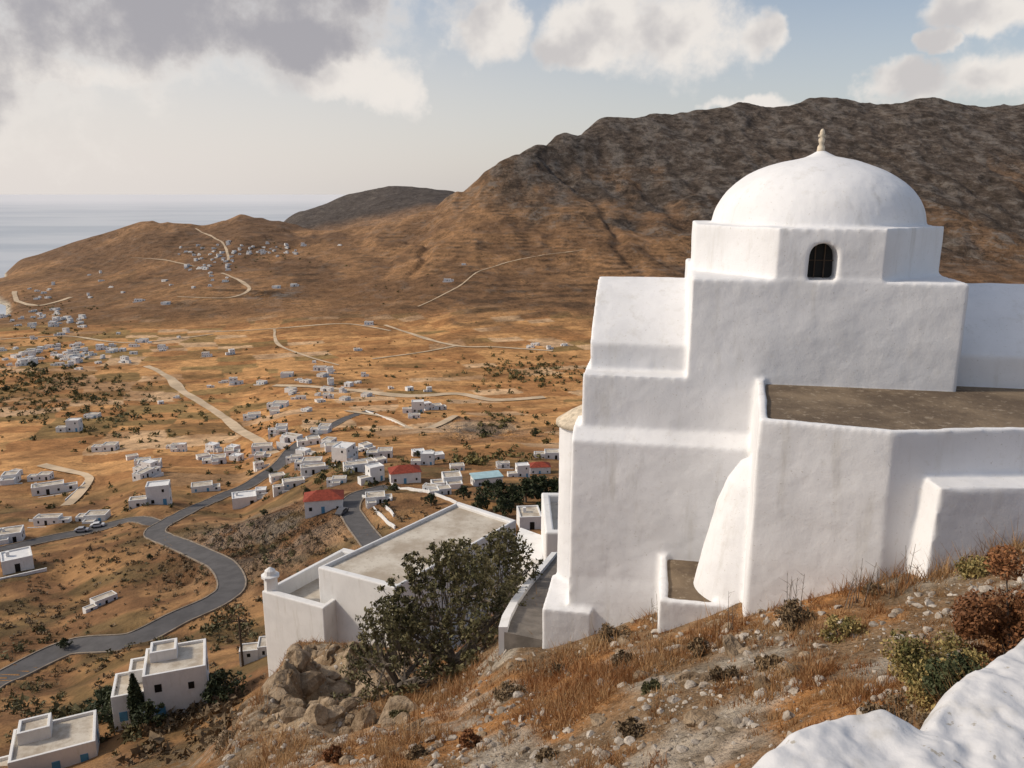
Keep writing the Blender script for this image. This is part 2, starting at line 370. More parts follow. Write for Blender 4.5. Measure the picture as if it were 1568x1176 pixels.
m,nt,p=newmat('terrain'); ps=pos(nt)
am=N(nt,'ShaderNodeAttribute',attribute_name='Msk').outputs['Color']
sep=N(nt,'ShaderNodeSeparateColor',{'Color':am}); R,G,B=sep.outputs[0:3]
c=base(nt,noise(nt,ps,.07,7,.74))
vo=N(nt,'ShaderNodeTexVoronoi',{'Vector':ps,'Scale':.16}); pn=noise(nt,ps,.03,4,.6)
sh=math_(nt,'MULTIPLY',math_(nt,'SUBTRACT',1.0,ramp01(nt,vo.outputs['Distance'],.18,.36)),ramp01(nt,pn,.42,.6))
vo2=N(nt,'ShaderNodeTexVoronoi',{'Vector':ps,'Scale':.5}); 
sh2=math_(nt,'MULTIPLY',math_(nt,'SUBTRACT',1.0,ramp01(nt,vo2.outputs['Distance'],.15,.38)),ramp01(nt,pn,.6,.4))
c=mixc(nt,math_(nt,'MULTIPLY',math_(nt,'MAXIMUM',sh,sh2),math_(nt,'MULTIPLY',G,.85)),c,(.055,.042,.02))
sc=N(nt,'ShaderNodeMapping',{'Vector':ps,'Scale':(.028,.022,.05),'Rotation':(0,.5,.3)}).outputs[0]
rk=noise(nt,sc,1.0,7,.76)
c=mixc(nt,math_(nt,'MULTIPLY',R,math_(nt,'MULTIPLY',ramp01(nt,rk,.53,.60),.6)),c,(.24,.21,.18))
c=mixc(nt,math_(nt,'MULTIPLY',R,math_(nt,'MULTIPLY',ramp01(nt,rk,.49,.41),.65)),c,(.035,.027,.021))
nt.links.new(c,p.inputs['Base Color']); p.inputs['Roughness'].default_value=.95; p.inputs['Specular IOR Level'].default_value=.1
nt.links.new(N(nt,'ShaderNodeBump',{'Height':rk,'Strength':math_(nt,'ADD',math_(nt,'MULTIPLY',R,.7),.2),'Distance':24.0}).outputs[0],p.inputs['Normal'])
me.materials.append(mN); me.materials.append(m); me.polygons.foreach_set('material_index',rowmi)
print('terrain',time.time()-T0)
# ---- sea ----
m,nt,p=newmat('sea_water'); ps=pos(nt)
yy=N(nt,'ShaderNodeSeparateXYZ',{'Vector':ps}).outputs['Y']
sea=mixc(nt,ramp01(nt,noise(nt,N(nt,'ShaderNodeMapping',{'Vector':ps,'Scale':(.35,1,1)}).outputs[0],.0015,6,.65),.40,.60),(.34,.39,.44),(.50,.53,.56))
sea=mixc(nt,ramp01(nt,yy,1500,24000),sea,(.78,.77,.78))  # haze painted into the water: base tone lightened, then paler with distance
nt.links.new(sea,p.inputs['Base Color'])
p.inputs['Roughness'].default_value=.3; p.inputs['Specular IOR Level'].default_value=.6
npmesh('sea',[(-70000,-200,-200),(70000,-200,-200),(70000,90000,-200),(-70000,90000,-200)],[[0,1,2,3]],[m])
# ================= CHURCH =================
a=math.radians(10.5); e1=(math.cos(a),-math.sin(a)); e2=(-math.sin(a),-math.cos(a)); CC=(5.25,14.2)
def CH(s,t,z): return (CC[0]+s*e1[0]+t*e2[0],CC[1]+s*e1[1]+t*e2[1],z)
church=bpy.data.objects.new('domed_church',None); link(church)
b=MB(CH)
prof=[(1.75,-.66),(1.75,-.58)]+[(1.75*math.sin(t),-.56+1.15*math.cos(t)+.13*math.exp(-(1.75*math.sin(t)/.16)**2)) for t in np.linspace(math.pi/2,.02,26)]
b.lathe(0,0,prof,64)
b.prism([(-.85,1.5),(.7,1.5),(1.85,.8),(1.85,-1),(.8,-2),(-.8,-2),(-2.03,-1),(-2.03,.8)],-1.6,-.52)
arch=[(-.17+.21*math.cos(t),-.93+.19*math.sin(t)) for t in np.linspace(0,math.pi,9)]
b.ext([(-.85,-1.6),(-.38,-1.6)]+arch[::-1]+[(.04,-1.6),(.7,-1.6),(.7,-.52),(-.85,-.52)],1.4,2.0,1)
b.prism([(.7,2.0),(1.85,.8),(.7,.8)],-1.6,-.52); b.prism([(-.85,2.0),(-2.03,.8),(-.85,.8)],-1.6,-.52)
b.box(-2.1,1.92,-2,2.02,-8.5,-1.30)
tt=np.linspace(-1.62,1.62,17)
vault=[(t,-1.5-.96*(abs(t)/1.62)**1.7) for t in tt]
b.ext([(-1.62,-8)]+vault+[(1.62,-8)],-3.7,-1,0)
b.ext([(-1.62,-8)]+vault+[(1.62,-8)],1,9,0)
b.ext([(-2,-8.5),(-2,-2.9),(2.02,-2.9),(2.02,-8.5)],-3.78,-1,0)
b.ext([(-2.2,-9),(-2.2,-3.8),(2.03,-3.8),(2.28,-3.97),(2.28,-6.4),(2.42,-7.4),(2.5,-9)],-3.92,-.3,0)
b.box(-4.35,-3.5,1.2,2.5,-9.5,-6.95)
b.lathe(-3.78,1.05,[(.5,-9),(.5,-4.02),(.06,-3.72)],24)
b.box(-2.38,-1.3,2.2,3.8,-8,-6.02); b.box(-2.4,-2.28,2.2,3.82,-8,-5.9); b.box(-2.4,-1.3,3.7,3.82,-8,-5.9)
b.lathe(-1.05,3.05,[(1.0,-8),(.88,-6.3),(.72,-5.4),(.55,-4.6),(.42,-4.2),(.25,-3.92),(.03,-3.8)],32)
b.T=None
tp=[(3.25,10.16),(4.76,9.60),(6.48,9.74),(13,10.3),(13,14),(4.1,13.2)]
tb=[(3.17,10.0),(4.72,9.42),(6.5,9.55),(13,10.1),(13,14),(4.0,13.2)]
b.prism(tb,-8.5,-3.02,0,tp)
def rim(p,q,w,z0,z1):
    d=(Vector(q)-Vector(p)).normalized(); n=Vector((-d.y,d.x))*w
    b.prism([p,q,(q[0]+n.x,q[1]+n.y),(p[0]+n.x,p[1]+n.y)],z0,z1)
rim(tp[0],tp[1],.11,-3.3,-2.9); rim(tp[1],tp[2],.11,-3.3,-2.9); rim(tp[2],tp[3],.11,-3.3,-2.9); rim((3.25,10.16),(4.05,12.95),-.11,-3.3,-2.89)
b.prism([(4.85,8.85),(9.5,9.1),(9.5,10.5),(4.95,10.2)],-7,-3.5,0,[(5.2,9.2),(9.5,9.35),(9.5,10.5),(5.25,10.2)])
body=b.obj('body',[M_white])
r=body.modifiers.new('r','REMESH'); r.mode='VOXEL'; r.voxel_size=.035
s_=body.modifiers.new('s','SMOOTH'); s_.iterations=2; s_.factor=.5
tx=bpy.data.textures.new('lump','CLOUDS'); tx.noise_scale=.9; tx.noise_depth=3
d_=body.modifiers.new('d','DISPLACE'); d_.texture=tx; d_.strength=.05; d_.mid_level=.5; d_.texture_coords='GLOBAL'
dg=bpy.context.evaluated_depsgraph_get()
nm=bpy.data.meshes.new_from_object(body.evaluated_get(dg)); body.modifiers.clear(); old=body.data; body.data=nm; bpy.data.meshes.remove(old)
if not nm.materials: nm.materials.append(M_white)
nm.polygons.foreach_set('use_smooth',[True]*len(nm.polygons)); body.parent=church
b=MB(CH); b.box(-.42,.08,1.55,1.62,-1.34,-.68); b.obj('window_opening',[M_dark],parent=church)
b=MB(CH)
for s0 in (-.24,-.10): b.box(s0-.008,s0+.008,1.66,1.68,-1.34,-.72)
b.box(-.4,.06,1.665,1.678,-1.03,-1.015); b.obj('window_bars',[M_wood],parent=church)
b=MB(CH); b.lathe(0,0,[(.07,.66),(.06,.76),(.035,.80),(.05,.84),(.055,.88),(.03,.92),(.03,.95),(.045,.975),(.03,1.03),(.01,1.05)],14)
b.box(-.06,.06,-.025,.025,.915,.955); b.obj('stone_finial_cross',[M_cap],True,parent=church)
b=MB(CH); b.lathe(-3.78,1.05,[(.56,-4.03),(.55,-3.97),(.3,-3.8),(.05,-3.66)],24); b.obj('apse_cap',[M_cap],True,parent=church)
b=MB(CH); b.box(-2.29,-1.2,2.25,3.71,-6.05,-5.955); b.obj('cistern_top',[M_terr],parent=church)
b=MB(); ins=[(3.38,10.22),(4.77,9.70),(6.48,9.85),(13,10.4),(13,14),(4.22,13.0)]; b.prism(ins,-3.05,-2.95); b.obj('terrace_floor',[M_terr],parent=church)
print('church',time.time()-T0)
# ---- foreground whitewashed parapet ----
pl=[(960,1300),(1040,1215),(1085,1180),(1200,1107),(1260,1088),(1330,1076),(1375,1088),(1400,1100),(1425,1062),(1465,1022),(1520,986),(1568,964),(1700,905),(1900,840)]
zt=-1.5; pe=[]
for q in pl:
    u,v=dirv(*q); y=zt/v; pe.append((u*y,y))
pe=np.array(pe); seg=np.r_[0,np.cumsum(np.hypot(*np.diff(pe,axis=0).T))]; tq=np.linspace(0,seg[-1],420)
ex=np.interp(tq,seg,pe[:,0]); ey=np.interp(tq,seg,pe[:,1])
k=np.ones(9)/9; exs=np.convolve(np.pad(ex,4,'edge'),k,'valid'); eys=np.convolve(np.pad(ey,4,'edge'),k,'valid')
cs=[(.10,-2.2),(.05,-1.2),(.03,-.5),(.015,-.2),(-.0,-.07),(-.03,-.02)]+[(-x,0) for x in np.linspace(.05,.75,70)]+[(-.8,-.06),(-.82,-.4),(-.82,-1)]
Vw=[];n=len(tq)
for o,dz in cs:
    X_=exs-o*.45; Y_=eys+o*.9
    xr=X_*.8+Y_*.6; yr=-X_*.6+Y_*.8
    lump=(fbm(xr/.30,yr/.26,4,5)-.5)*.15*(1 if dz>-.3 else .3)+(fbm(xr/.045,yr/.06,3,8)-.5)*.014
    Vw.append(np.stack([X_,Y_,zt+dz+lump],-1))
Vw=np.array(Vw); ii=np.arange(len(cs)*n).reshape(len(cs),n)
npmesh('whitewashed_parapet_wall',Vw.reshape(-1,3),np.stack([ii[:-1,:-1],ii[:-1,1:],ii[1:,1:],ii[1:,:-1]],-1).reshape(-1,4),[M_par],smooth=True)
# ================= HOUSES =================
HM=[M_white2,M_roof,M_dark,M_blue,M_red,M_lblue]
def hblock(b,x0,x1,y0,y1,z0,z1,roofm=1,par=.28,t=.28):
    xs=(x0,x1,x1,x0); ys=(y0,y0,y1,y1); xi=(x0+t,x1-t,x1-t,x0+t); yi=(y0+t,y0+t,y1-t,y1-t)
    vs=[(xs[i],ys[i],z0) for i in range(4)]+[(xs[i],ys[i],z1) for i in range(4)]+[(xi[i],yi[i],z1) for i in range(4)]+[(xi[i],yi[i],z1-par) for i in range(4)]
    fs=[[3,2,1,0]]
    for i in range(4):
        j=(i+1)%4; fs+=[[i,j,4+j,4+i],[4+i,4+j,8+j,8+i],[8+i,8+j,12+j,12+i]]
    b.add(vs,fs,0); b.add([vs[i] for i in (12,13,14,15)],[[0,1,2,3]],roofm)
def win(b,face,c,z,w=.9,h=1.2,x0=0,x1=0,y0=0,y1=0,mat=2):
    e=.05
    if face=='f':
        b.box(c-w/2-.12,c+w/2+.12,y0-.03,y0+.1,z-.12,z,0); b.box(c-w/2,c+w/2,y0-e,y0+.1,z,z+h,mat)
    elif face=='l': b.box(x0-e,x0+.1,c-w/2,c+w/2,z,z+h,mat)
    else: b.box(x1-.1,x1+e,c-w/2,c+w/2,z,z+h,mat)
def windows(b,x0,x1,y0,y1,zb,storeys,rnd):
    nw=max(1,int((x1-x0)/2.8)); 
    for s in range(storeys):
        for i in range(nw):
            c=x0+(x1-x0)*(i+.5)/nw+rnd.uniform(-.3,.3)
            if s==0 and i==nw//2: win(b,'f',c,zb+.02,.9,2.0,x0,x1,y0,y1,3 if rnd.random()<.35 else 2)
            elif rnd.random()<.75: win(b,'f',c,zb+s*3+1,rnd.choice((.6,.8)),rnd.choice((.8,1.0)),x0,x1,y0,y1,3 if rnd.random()<.15 else 2)
        for fc in 'lr':
            for c in (y0+(y1-y0)*.3,y0+(y1-y0)*.7):
                if rnd.random()<.4: win(b,fc,c,zb+s*3+1,.7,.9,x0,x1,y0,y1)
variants=[]
for i in range(20):
    rd=random.Random(i*13+2); b=MB(); w=rd.uniform(4,9); d=rd.uniform(4,6.5); st=2 if rd.random()<.3 else 1
    hblock(b,-w/2,w/2,-d/2,d/2,-5,2.8*st+.3,1 if rd.random()<.6 else 0); windows(b,-w/2,w/2,-d/2,d/2,0,st,rd)
    if rd.random()<.75:
        w2=rd.uniform(2.5,5); sgn=rd.choice((-1,1)); h2=rd.uniform(2.0,2.7) if st==1 else rd.choice((2.9,3.4)); o=rd.uniform(-1.5,1.5); g0,g1=(w/2-.2,w/2+w2) if sgn>0 else (-w/2-w2,-w/2+.2)
        hblock(b,g0,g1,-d/2+o,d/2-1.5+o,-5,h2); win(b,'f',(g0+g1)/2,1,.8,.9,g0,g1,-d/2+o,0)
    if rd.random()<.45:
        g=rd.uniform(2.4,4); hblock(b,-w/2+.5,-w/2+.5+g,-d/2-g*.7,-d/2+.1,-5,rd.uniform(1.8,2.5))
    if rd.random()<.5: b.box(-w/2+1,-w/2+1.6,0,.6,2.8*st,2.8*st+1.0,0)
    if rd.random()<.5: b.box(-w/2-1,w/2+2,-d/2-2.6,-d/2-2.3,-5,.1+rd.random()*.8,0)
    variants.append((b.mesh('white_house_mesh',HM),w))
def red(w,d,h):
    b=MB(); b.box(-w/2,w/2,-d/2,d/2,-5,h,0); windows(b,-w/2,w/2,-d/2,d/2,0,1,random.Random(3))
    e=.35; r=d*.28; vs=[(-w/2-e,-d/2-e,h+.01),(w/2+e,-d/2-e,h+.01),(w/2+e,d/2+e,h+.01),(-w/2-e,d/2+e,h+.01),(-w/2+d/2,0,h+r),(w/2-d/2,0,h+r)]
    b.add(vs,[[0,1,5,4],[1,2,5],[2,3,4,5],[3,0,4],[3,2,1,0]],4); return b.mesh('red_roof_mesh',HM)
redm=red(10,6.5,3.8)
placed=[]
def place(me,px,py,rot,sc=1,name='white_house',ymin=60,up=0):
    h=hit(px,py,ymin)
    if h is None or h.z<-199: return None
    o=bpy.data.objects.new(name,me); o.location=(h.x,h.y,h.z+up); o.rotation_euler=(0,0,rot); o.scale=(sc,)*3; link(o); placed.append((h.x,h.y)); return h
def house(px,py,wpx,rot=None,vi=None,sc=None):
    h=hit(px,py,60)
    if h is None: return
    me,w=variants[vi if vi is not None else random.randrange(20)]
    real=wpx/1230*h.y*1.05; s=min(max(real/(w+3),.55),1.35)
    place(me,px,py,rot if rot is not None else random.choice((-.4,.3,.2,-.25,1.2,.5)),s)
for px,py,w,r in [(375,775,55,.35),(545,722,50,.3),(575,770,42,.2),(662,752,30,-.3),(692,745,48,.2),(845,702,34,0),(245,772,50,.3),(310,752,42,.35),(150,798,45,.1),(75,802,50,.1),(18,828,50,.4),(28,872,66,.6),(75,757,60,.5),(18,738,40,.3),(230,718,45,.3),(512,690,38,.3),(498,662,30,0),(402,692,40,.2),(432,662,40,.2),(480,680,30,.4),(440,578,30,.1),(490,568,46,0),(430,625,36,0),(640,632,42,.1),(565,497,36,0),(256,466,24,.1),(212,462,18,.2),(220,524,18,0),(425,441,14,0),(450,438,14,0),(685,431,14,0),(710,406,8,0),(480,725,50,.3),(590,700,34,.1),(535,700,30,.2),(450,745,44,.4),(700,720,30,.2),(770,715,28,.1),(170,690,30,.1),(115,660,28,.1),(145,640,22,0),(160,925,26,.9),(415,1000,50,.2),(810,806,58,.1),(800,730,30,.2),(560,715,36,.5),(520,740,30,.1),(400,758,26,.2),(425,735,30,.5),(655,712,30,0),(680,757,30,.3),(560,690,26,.8),(455,705,26,.2)]:
    house(px,py,w,r)
for px,py,r,s in [(620,736,.25,.9),(497,780,.2,.95),(826,724,.1,.7)]: place(redm,px,py,r,s,'red_roofed_house')
b=MB(); b.box(-5,5,-3,3,-5,3.2,0); b.box(-5.3,5.3,-3.3,3.3,3.2,3.6,5); windows(b,-5,5,-3,3,0,1,random.Random(5)); lb=b.mesh('lb',HM)
place(lb,745,742,.3,.85,'blue_roofed_house')
for px,py,rx,ry,n in [(390,383,95,12,50),(330,400,50,22,30),(60,490,70,22,38),(120,538,110,22,60),(50,550,60,14,26),(330,590,120,40,10),(480,600,60,50,18),(560,600,120,15,14),(640,630,40,12,6),(480,690,80,35,20),(60,735,60,20,4),(230,720,60,30,4),(300,690,60,20,4),(290,410,60,30,16),(150,440,60,20,6),(830,530,60,6,4),(600,705,100,10,8),(80,455,70,20,14),(430,725,60,20,12),(560,730,60,12,6),(330,700,40,12,4)]:
    for _ in range(n):
        x=px+random.gauss(0,.5)*rx; y=py+random.gauss(0,.5)*ry; h=hit(x,y,60)
        if h is None or h.z<-198.5 or nearroad(h.x,h.y,4): continue
        if any((h.x-q[0])**2+(h.y-q[1])**2<9**2 for q in placed): continue
        me,w=random.choice(variants); place(me,x,y,random.choice((-.4,.3,.1,1.3,.6)),random.uniform(.6,1.15))
H1=bpy.data.objects.new('flat_roofed_white_house',None); link(H1)
def quadhouse(b,pts,z0,z1,t=.3,par=.28,roofm=1):
    c=np.mean(pts,axis=0); inn=[]
    for p_ in pts:
        d=np.array(p_)-c; inn.append(tuple(c+d*(1-t*1.4/np.linalg.norm(d))))
    vs=[(*p_,z0) for p_ in pts]+[(*p_,z1) for p_ in pts]+[(*p_,z1) for p_ in inn]+[(*p_,z1-par) for p_ in inn]
    fs=[[3,2,1,0]]
    for i in range(4):
        j=(i+1)%4; fs+=[[i,j,4+j,4+i],[4+i,4+j,8+j,8+i],[8+i,8+j,12+j,12+i]]
    b.add(vs,fs,0); b.add(vs[12:16],[[0,1,2,3]],roofm)
b=MB(); quadhouse(b,[(-9.6,36.5),(-5.5,34.4),(.25,42.4),(-3.2,45.2)],-28,-18,.3,.18); b.obj('main_block',HM,parent=H1,bevel=.06)
b=MB(); quadhouse(b,[(-12.6,36.9),(-9.1,35.2),(-6.4,40.6),(-9.5,42)],-29,-19.5,.35,.8); b.obj('lower_block',HM,parent=H1,bevel=.06)
b=MB(); b.lathe(-12.2,37.2,[(.36,-19.6),(.34,-18.9),(.46,-18.85),(.46,-18.75),(.3,-18.7),(.26,-18.5),(.05,-18.35)],10); b.obj('chimney',HM,parent=H1)
b=MB(); hblock(b,1.05,4,23.5,27,-15,-10.4); b.obj('white_outbuilding',HM,bevel=.06)
b=MB(); b.prism([(-.05,25.5),(1.0,24.6),(1.3,26.5),(.3,27.4)],-16,-11.9); b.obj('white_side_wall',HM,bevel=.05)
def custom(name,px,py,ymin,rot,blocks,wins):
    h=hit(px,py,ymin); b=MB()
    for bl in blocks: hblock(b,*bl)
    for wv in wins: win(b,*wv)
    o=b.obj(name,HM,bevel=.04); o.location=h; o.rotation_euler=(0,0,rot); return h
h=custom('two_storey_white_house',275,1085,60,.35,[(-3,3.2,-2.5,3.2,-6,6.0),(-6.2,-2.9,-2.0,2.6,-6,4.0),(-4.6,-2.4,.3,3.0,3,5.2),(-2.4,.3,.4,2.8,5,6.9),(-4.2,-2.9,-3.2,-1.9,-6,2.2)],
 [('f',-1.6,0,1,2.1,0,0,-2.5,0,3),('f',1.6,.9,.7,.9,0,0,-2.5,0),('f',-1.6,3.9,.7,.9,0,0,-2.5,0),('f',1.6,3.6,.6,.8,0,0,-2.5,0),('f',-5.2,1,.8,1.1,0,0,-2.0,0,3),('l',.3,1,.7,.9,-6.2,0,0,0),('r',.5,3.8,.8,1.1,0,3.2,0,0)])
custom('blue_shuttered_white_house',95,1165,50,.45,[(-4.0,3.3,-2.6,2.8,-8,2.9),(-6.6,-3.4,-4,1.2,-8,1.3),(-3.4,-.6,.2,2.6,2.2,3.9)],
 [('f',2.2,.6,.7,1.2,0,0,-2.6,0,3),('f',-.2,.6,.7,1.2,0,0,-2.6,0,3),('r',.2,1,.8,1.1,0,3.3,0,0,3)])
print('houses',time.time()-T0)
# ================= ROADS =================
for nm_,A,zc,w,mt_ in RC:
    d=np.gradient(A,axis=0); d/=np.linalg.norm(d,axis=1)[:,None]+1e-9; nrm=np.stack([-d[:,1],d[:,0]],-1)
    asp=nm_=='asphalt_road'; lift=.10 if asp else .35
    wv=w*(np.ones(len(A)) if asp else .65+.7*vn(np.arange(len(A))/7.,1,4)); rows=[]
    wob=0 if asp else (vn(np.arange(len(A))/5.,3,7)-.5)*w*.3
    for o in np.linspace(-.5,.5,7):
        Q=A+nrm*(wv*o+wob)[...,None]
        z=height(Q[:,0],Q[:,1]); z=np.maximum(z+ (.02 if asp else .2),zc-.12)+lift
        if asp: z=np.maximum(z,zc)
        rows.append(np.stack([Q[:,0],Q[:,1],z],-1))
    Vr=np.array(rows); ii=np.arange(7*len(A)).reshape(7,-1)
    npmesh(nm_,Vr.reshape(-1,3),np.stack([ii[:-1,:-1],ii[:-1,1:],ii[1:,1:],ii[1:,:-1]],-1).reshape(-1,4),[mt_],smooth=True)
    if asp:
        for r,sg in ((Vr[0],-1),(Vr[-1],1)):
            o1=r+np.c_[nrm*.3*sg,np.zeros(len(A))]
            K=np.array([r-[0,0,.5],r+[0,0,.13],o1+[0,0,.13],o1-[0,0,.8]]); jj=np.arange(4*len(A)).reshape(4,-1)
            npmesh('road_kerb',K.reshape(-1,3),np.stack([jj[:-1,:-1],jj[:-1,1:],jj[1:,1:],jj[1:,:-1]],-1).reshape(-1,4),[M_kerb])
print('roads',time.time()-T0)
# ================= VEGETATION =================
def leaves(cs,rad,n,size,flat=1.0,shell=.5):
    cs=np.asarray(cs,float); rad=np.asarray(rad,float); k=rng.integers(0,len(cs),n)
    d=rng.normal(size=(n,3)); d/=np.linalg.norm(d,axis=1)[:,None]; rr=rng.random(n)**shell
    p_=cs[k]+d*(rr*rad[k])[:,None]*[1,1,flat]
    a_=rng.normal(size=(n,3)); a_/=np.linalg.norm(a_,axis=1)[:,None]; c_=rng.normal(size=(n,3)); b_=np.cross(a_,c_); b_/=np.linalg.norm(b_,axis=1)[:,None]
    s=(size*(.6+.8*rng.random(n)))[:,None]
    Vl=np.stack([p_-a_*s,p_-b_*s*.45,p_+a_*s,p_+b_*s*.45],1).reshape(-1,3)
    return Vl,np.arange(n*4).reshape(-1,4)
def tree(name,loc,h,r,nl,size,mat,seed=0,trunk=.3,clumps=26,flat=.8,twigs=0):
    rd=random.Random(seed); b=MB(); tips=[]
    th=h*trunk; nb_=rd.randint(4,6); b.tube((0,0,-.5),(0,0,th),r*.11,r*.08,7)
    for i in range(nb_):
        an=2*math.pi*i/nb_+rd.random(); el=rd.uniform(.5,1.2); L=(h-th)*rd.uniform(.5,.85)
        p1=Vector((math.cos(an)*math.cos(el),math.sin(an)*math.cos(el),math.sin(el)))*L*.55+Vector((0,0,th*.9))
        b.tube((0,0,th*.9),p1,r*.06,r*.035,5)
        for j in range(5):
            dv=Vector((rd.gauss(0,1),rd.gauss(0,1),rd.gauss(.5,.6))).normalized()*L*rd.uniform(.35,.65)
            p2=p1+dv; b.tube(p1,p2,r*.03,r*.008,4); tips.append(p2)
    for i in range(clumps):
        an=rd.random()*6.28; q=rd.random()**.5; zz_=rd.random()
        prof_=math.sin(math.pi*min(1,.18+zz_*.8))
        tips.append(Vector((math.cos(an)*q*r*prof_,math.sin(an)*q*r*prof_,th*.7+(h-th*.8)*zz_)))
    rad=[r*rd.uniform(.12,.32) for _ in tips]
    for i in range(twigs):
        an=rd.random()*6.28; el=rd.uniform(.0,1.5); rr=r*rd.uniform(.75,1.2)
        e=Vector((math.cos(an)*math.cos(el)*rr,math.sin(an)*math.cos(el)*rr,th*.5+math.sin(el)*h*.95)); st=e*.45+Vector((rd.gauss(0,.15),rd.gauss(0,.15),0))
        b.tube(st,e,.014,.005,4); 
        for q_ in (.6,.8,1.0): tips.append(st.lerp(e,q_)); rad.append(.10)
    Vl,Fl=leaves([tuple(t) for t in tips],rad,nl,size,flat)
    tv=np.array(b.v); base=len(tv)
    faces=[f for f in b.f]+[list(f+base) for f in Fl]
    me=bpy.data.meshes.new(name); me.from_pydata(np.vstack([tv,Vl]).tolist(),[],faces)
    me.materials.append(M_twig); me.materials.append(mat); me.polygons.foreach_set('material_index',[0]*len(b.f)+[1]*len(Fl))
    o=bpy.data.objects.new(name,me); o.location=loc; link(o); return o
x,y,_=at(695,1010,15.5); zg=float(height(x,y)); tree('wild_olive_tree',(x,y,zg-.2),3.0,1.75,12500,.048,M_leaf,3,.12,50,.8,120)
x,y,_=at(610,1050,14.8); zg=float(height(x,y)); tree('shrub_tree',(x,y,zg-.1),2.1,1.2,4800,.045,M_leaf,9,.12,30,.8,80)
x,y,_=at(770,960,17.5); zg=float(height(x,y)); tree('shrub_tree',(x,y,zg-.1),2.3,1.0,4000,.05,M_leaf,14,.12,26,.8,60)
mt=[tree('tree',(0,0,-900),6,3.0,1500,.32,M_leafdark,20+i,.25,30).data for i in range(4)]
for o in [o for o in scene.objects if o.name.startswith('tree') and o.location.z<-800]: bpy.data.objects.remove(o)
for px,py,s in [(745,768,1.0),(765,775,1.2),(785,778,1.1),(805,770,1.2),(830,770,1.3),(850,770,1.2),(818,758,1.0),(770,792,.9),(735,785,.8),(840,792,1.0),(660,775,.6),(430,752,.5),(640,700,.5),(180,1112,.8),(165,1100,.7),(230,1120,.6),(340,1075,.7),(320,1068,.5),(100,995,.4),(230,858,.3),(415,725,.45),(590,780,.4),(560,700,.4),(10,600,1),(50,565,1.5),(820,668,.8),(740,668,.7),(470,760,.5),(495,735,.4),(605,755,.45),(350,745,.4),(520,715,.4),(575,745,.35),(440,690,.5),(710,765,.7),(470,650,.6),(405,790,.35)]:
    h=hit(px,py,55)
    if h:
        o=bpy.data.objects.new('tree',random.choice(mt)); o.location=h; o.scale=(s,s,s*.9); o.rotation_euler=(0,0,random.random()*6); link(o)
h=hit(212,1112,55); cs=[(0,0,.5+i*.28) for i in range(17)]; rd_=[.75*math.sin(math.pi*min(1,.22+i/21)) for i in range(17)]
Vl,Fl=leaves(cs,rd_,3500,.16,1,.4); b=MB(); b.tube((0,0,-.5),(0,0,4.5),.12,.03); 
me=bpy.data.meshes.new('cypress'); me.from_pydata(np.vstack([np.array(b.v),Vl]).tolist(),[],b.f+[list(f+len(b.v)) for f in Fl]); me.materials.append(M_twig); me.materials.append(M_leafdark); me.polygons.foreach_set('material_index',[0]*len(b.f)+[1]*len(Fl))
o=bpy.data.objects.new('cypress_tree',me); o.location=h; o.scale=(1.1,1.1,1.2); link(o)
def mass(name,regs,mat,per,tri):
    C_=[];R_=[]
    for px,py,rx,ry,n,size in regs:
        for _ in range(n):
            q=hit(px+random.gauss(0,.55)*rx,py+random.gauss(0,.55)*ry,60)
            if q is None or q.z<-198: continue
            s=size*random.uniform(.4,1.3)
            if nearroad(q.x,q.y,s+.3): continue
            if any((q.x-w[0])**2+(q.y-w[1])**2<30 for w in placed): continue
            C_.append((q.x,q.y,q.z+s*.4)); R_.append(s)
    C_=np.array(C_);R_=np.array(R_); n=len(C_)*per; k=np.repeat(np.arange(len(C_)),per)
    d=rng.normal(size=(n,3)); d/=np.linalg.norm(d,axis=1)[:,None]; p_=C_[k]+d*R_[k][:,None]*(rng.random(n)**.5)[:,None]*[1,1,.65]
    s=R_[k][:,None]*tri; Vt=np.stack([p_+rng.normal(size=(n,3))*s for _ in range(3)],1).reshape(-1,3)
    npmesh(name,Vt,np.arange(n*3).reshape(-1,3),[mat])
mass('distant_valley_trees',[(90,612,170,45,330,2.2),(60,580,70,25,110,2.8),(200,640,120,40,70,2.0),(250,650,150,60,60,1.7),(400,640,100,50,45,1.7),(560,560,160,40,70,1.7),(810,570,80,26,220,2.4),(640,625,140,25,60,1.7),(780,650,90,20,55,1.9),(540,660,120,25,45,1.8),(470,720,120,30,110,1.6),(720,705,120,18,80,1.8),(80,520,110,40,110,2.4),(380,390,120,20,60,2.3),(620,440,60,20,12,2.4),(200,760,200,25,45,1.5),(60,470,80,15,45,2.5)],M_farleaf,26,.3)
mass('hillside_scrub',[(200,860,200,80,300,.6),(150,1010,250,60,200,.55),(330,850,120,60,180,.6),(450,830,100,40,120,.6),(350,960,60,40,60,.6),(250,1120,60,50,40,.8),(60,930,80,50,80,.7),(330,1110,60,50,60,.8),(600,800,60,30,40,.9)],M_dry,24,.3)
mass('green_scrub',[(200,870,200,80,80,.65),(120,990,160,30,60,.9),(350,960,60,30,50,.9),(60,1080,60,40,30,.8),(400,840,120,40,40,.8),(130,1120,100,40,60,1.0)],M_leaf,30,.28)
def near_pts(n,ymin,ymax,u0,u1):
    y=np.exp(rng.uniform(math.log(ymin),math.log(ymax),n)); u=rng.uniform(u0,u1,n); return u*y,y
x,y=near_pts(480000,2.6,40,-.48,.80)
cl=fbm(x/1.0,y/1.0,4,101); cl2=fbm(x/.16,y/.16,2,109); keep=(cl*.5+cl2*.5)>.525
oc=np.exp(-((x/y+.27)/.085)**2-((np.log(y)-math.log(18))/.42)**2); keep&=(oc<.35)|(rng.random(len(x))<.12)
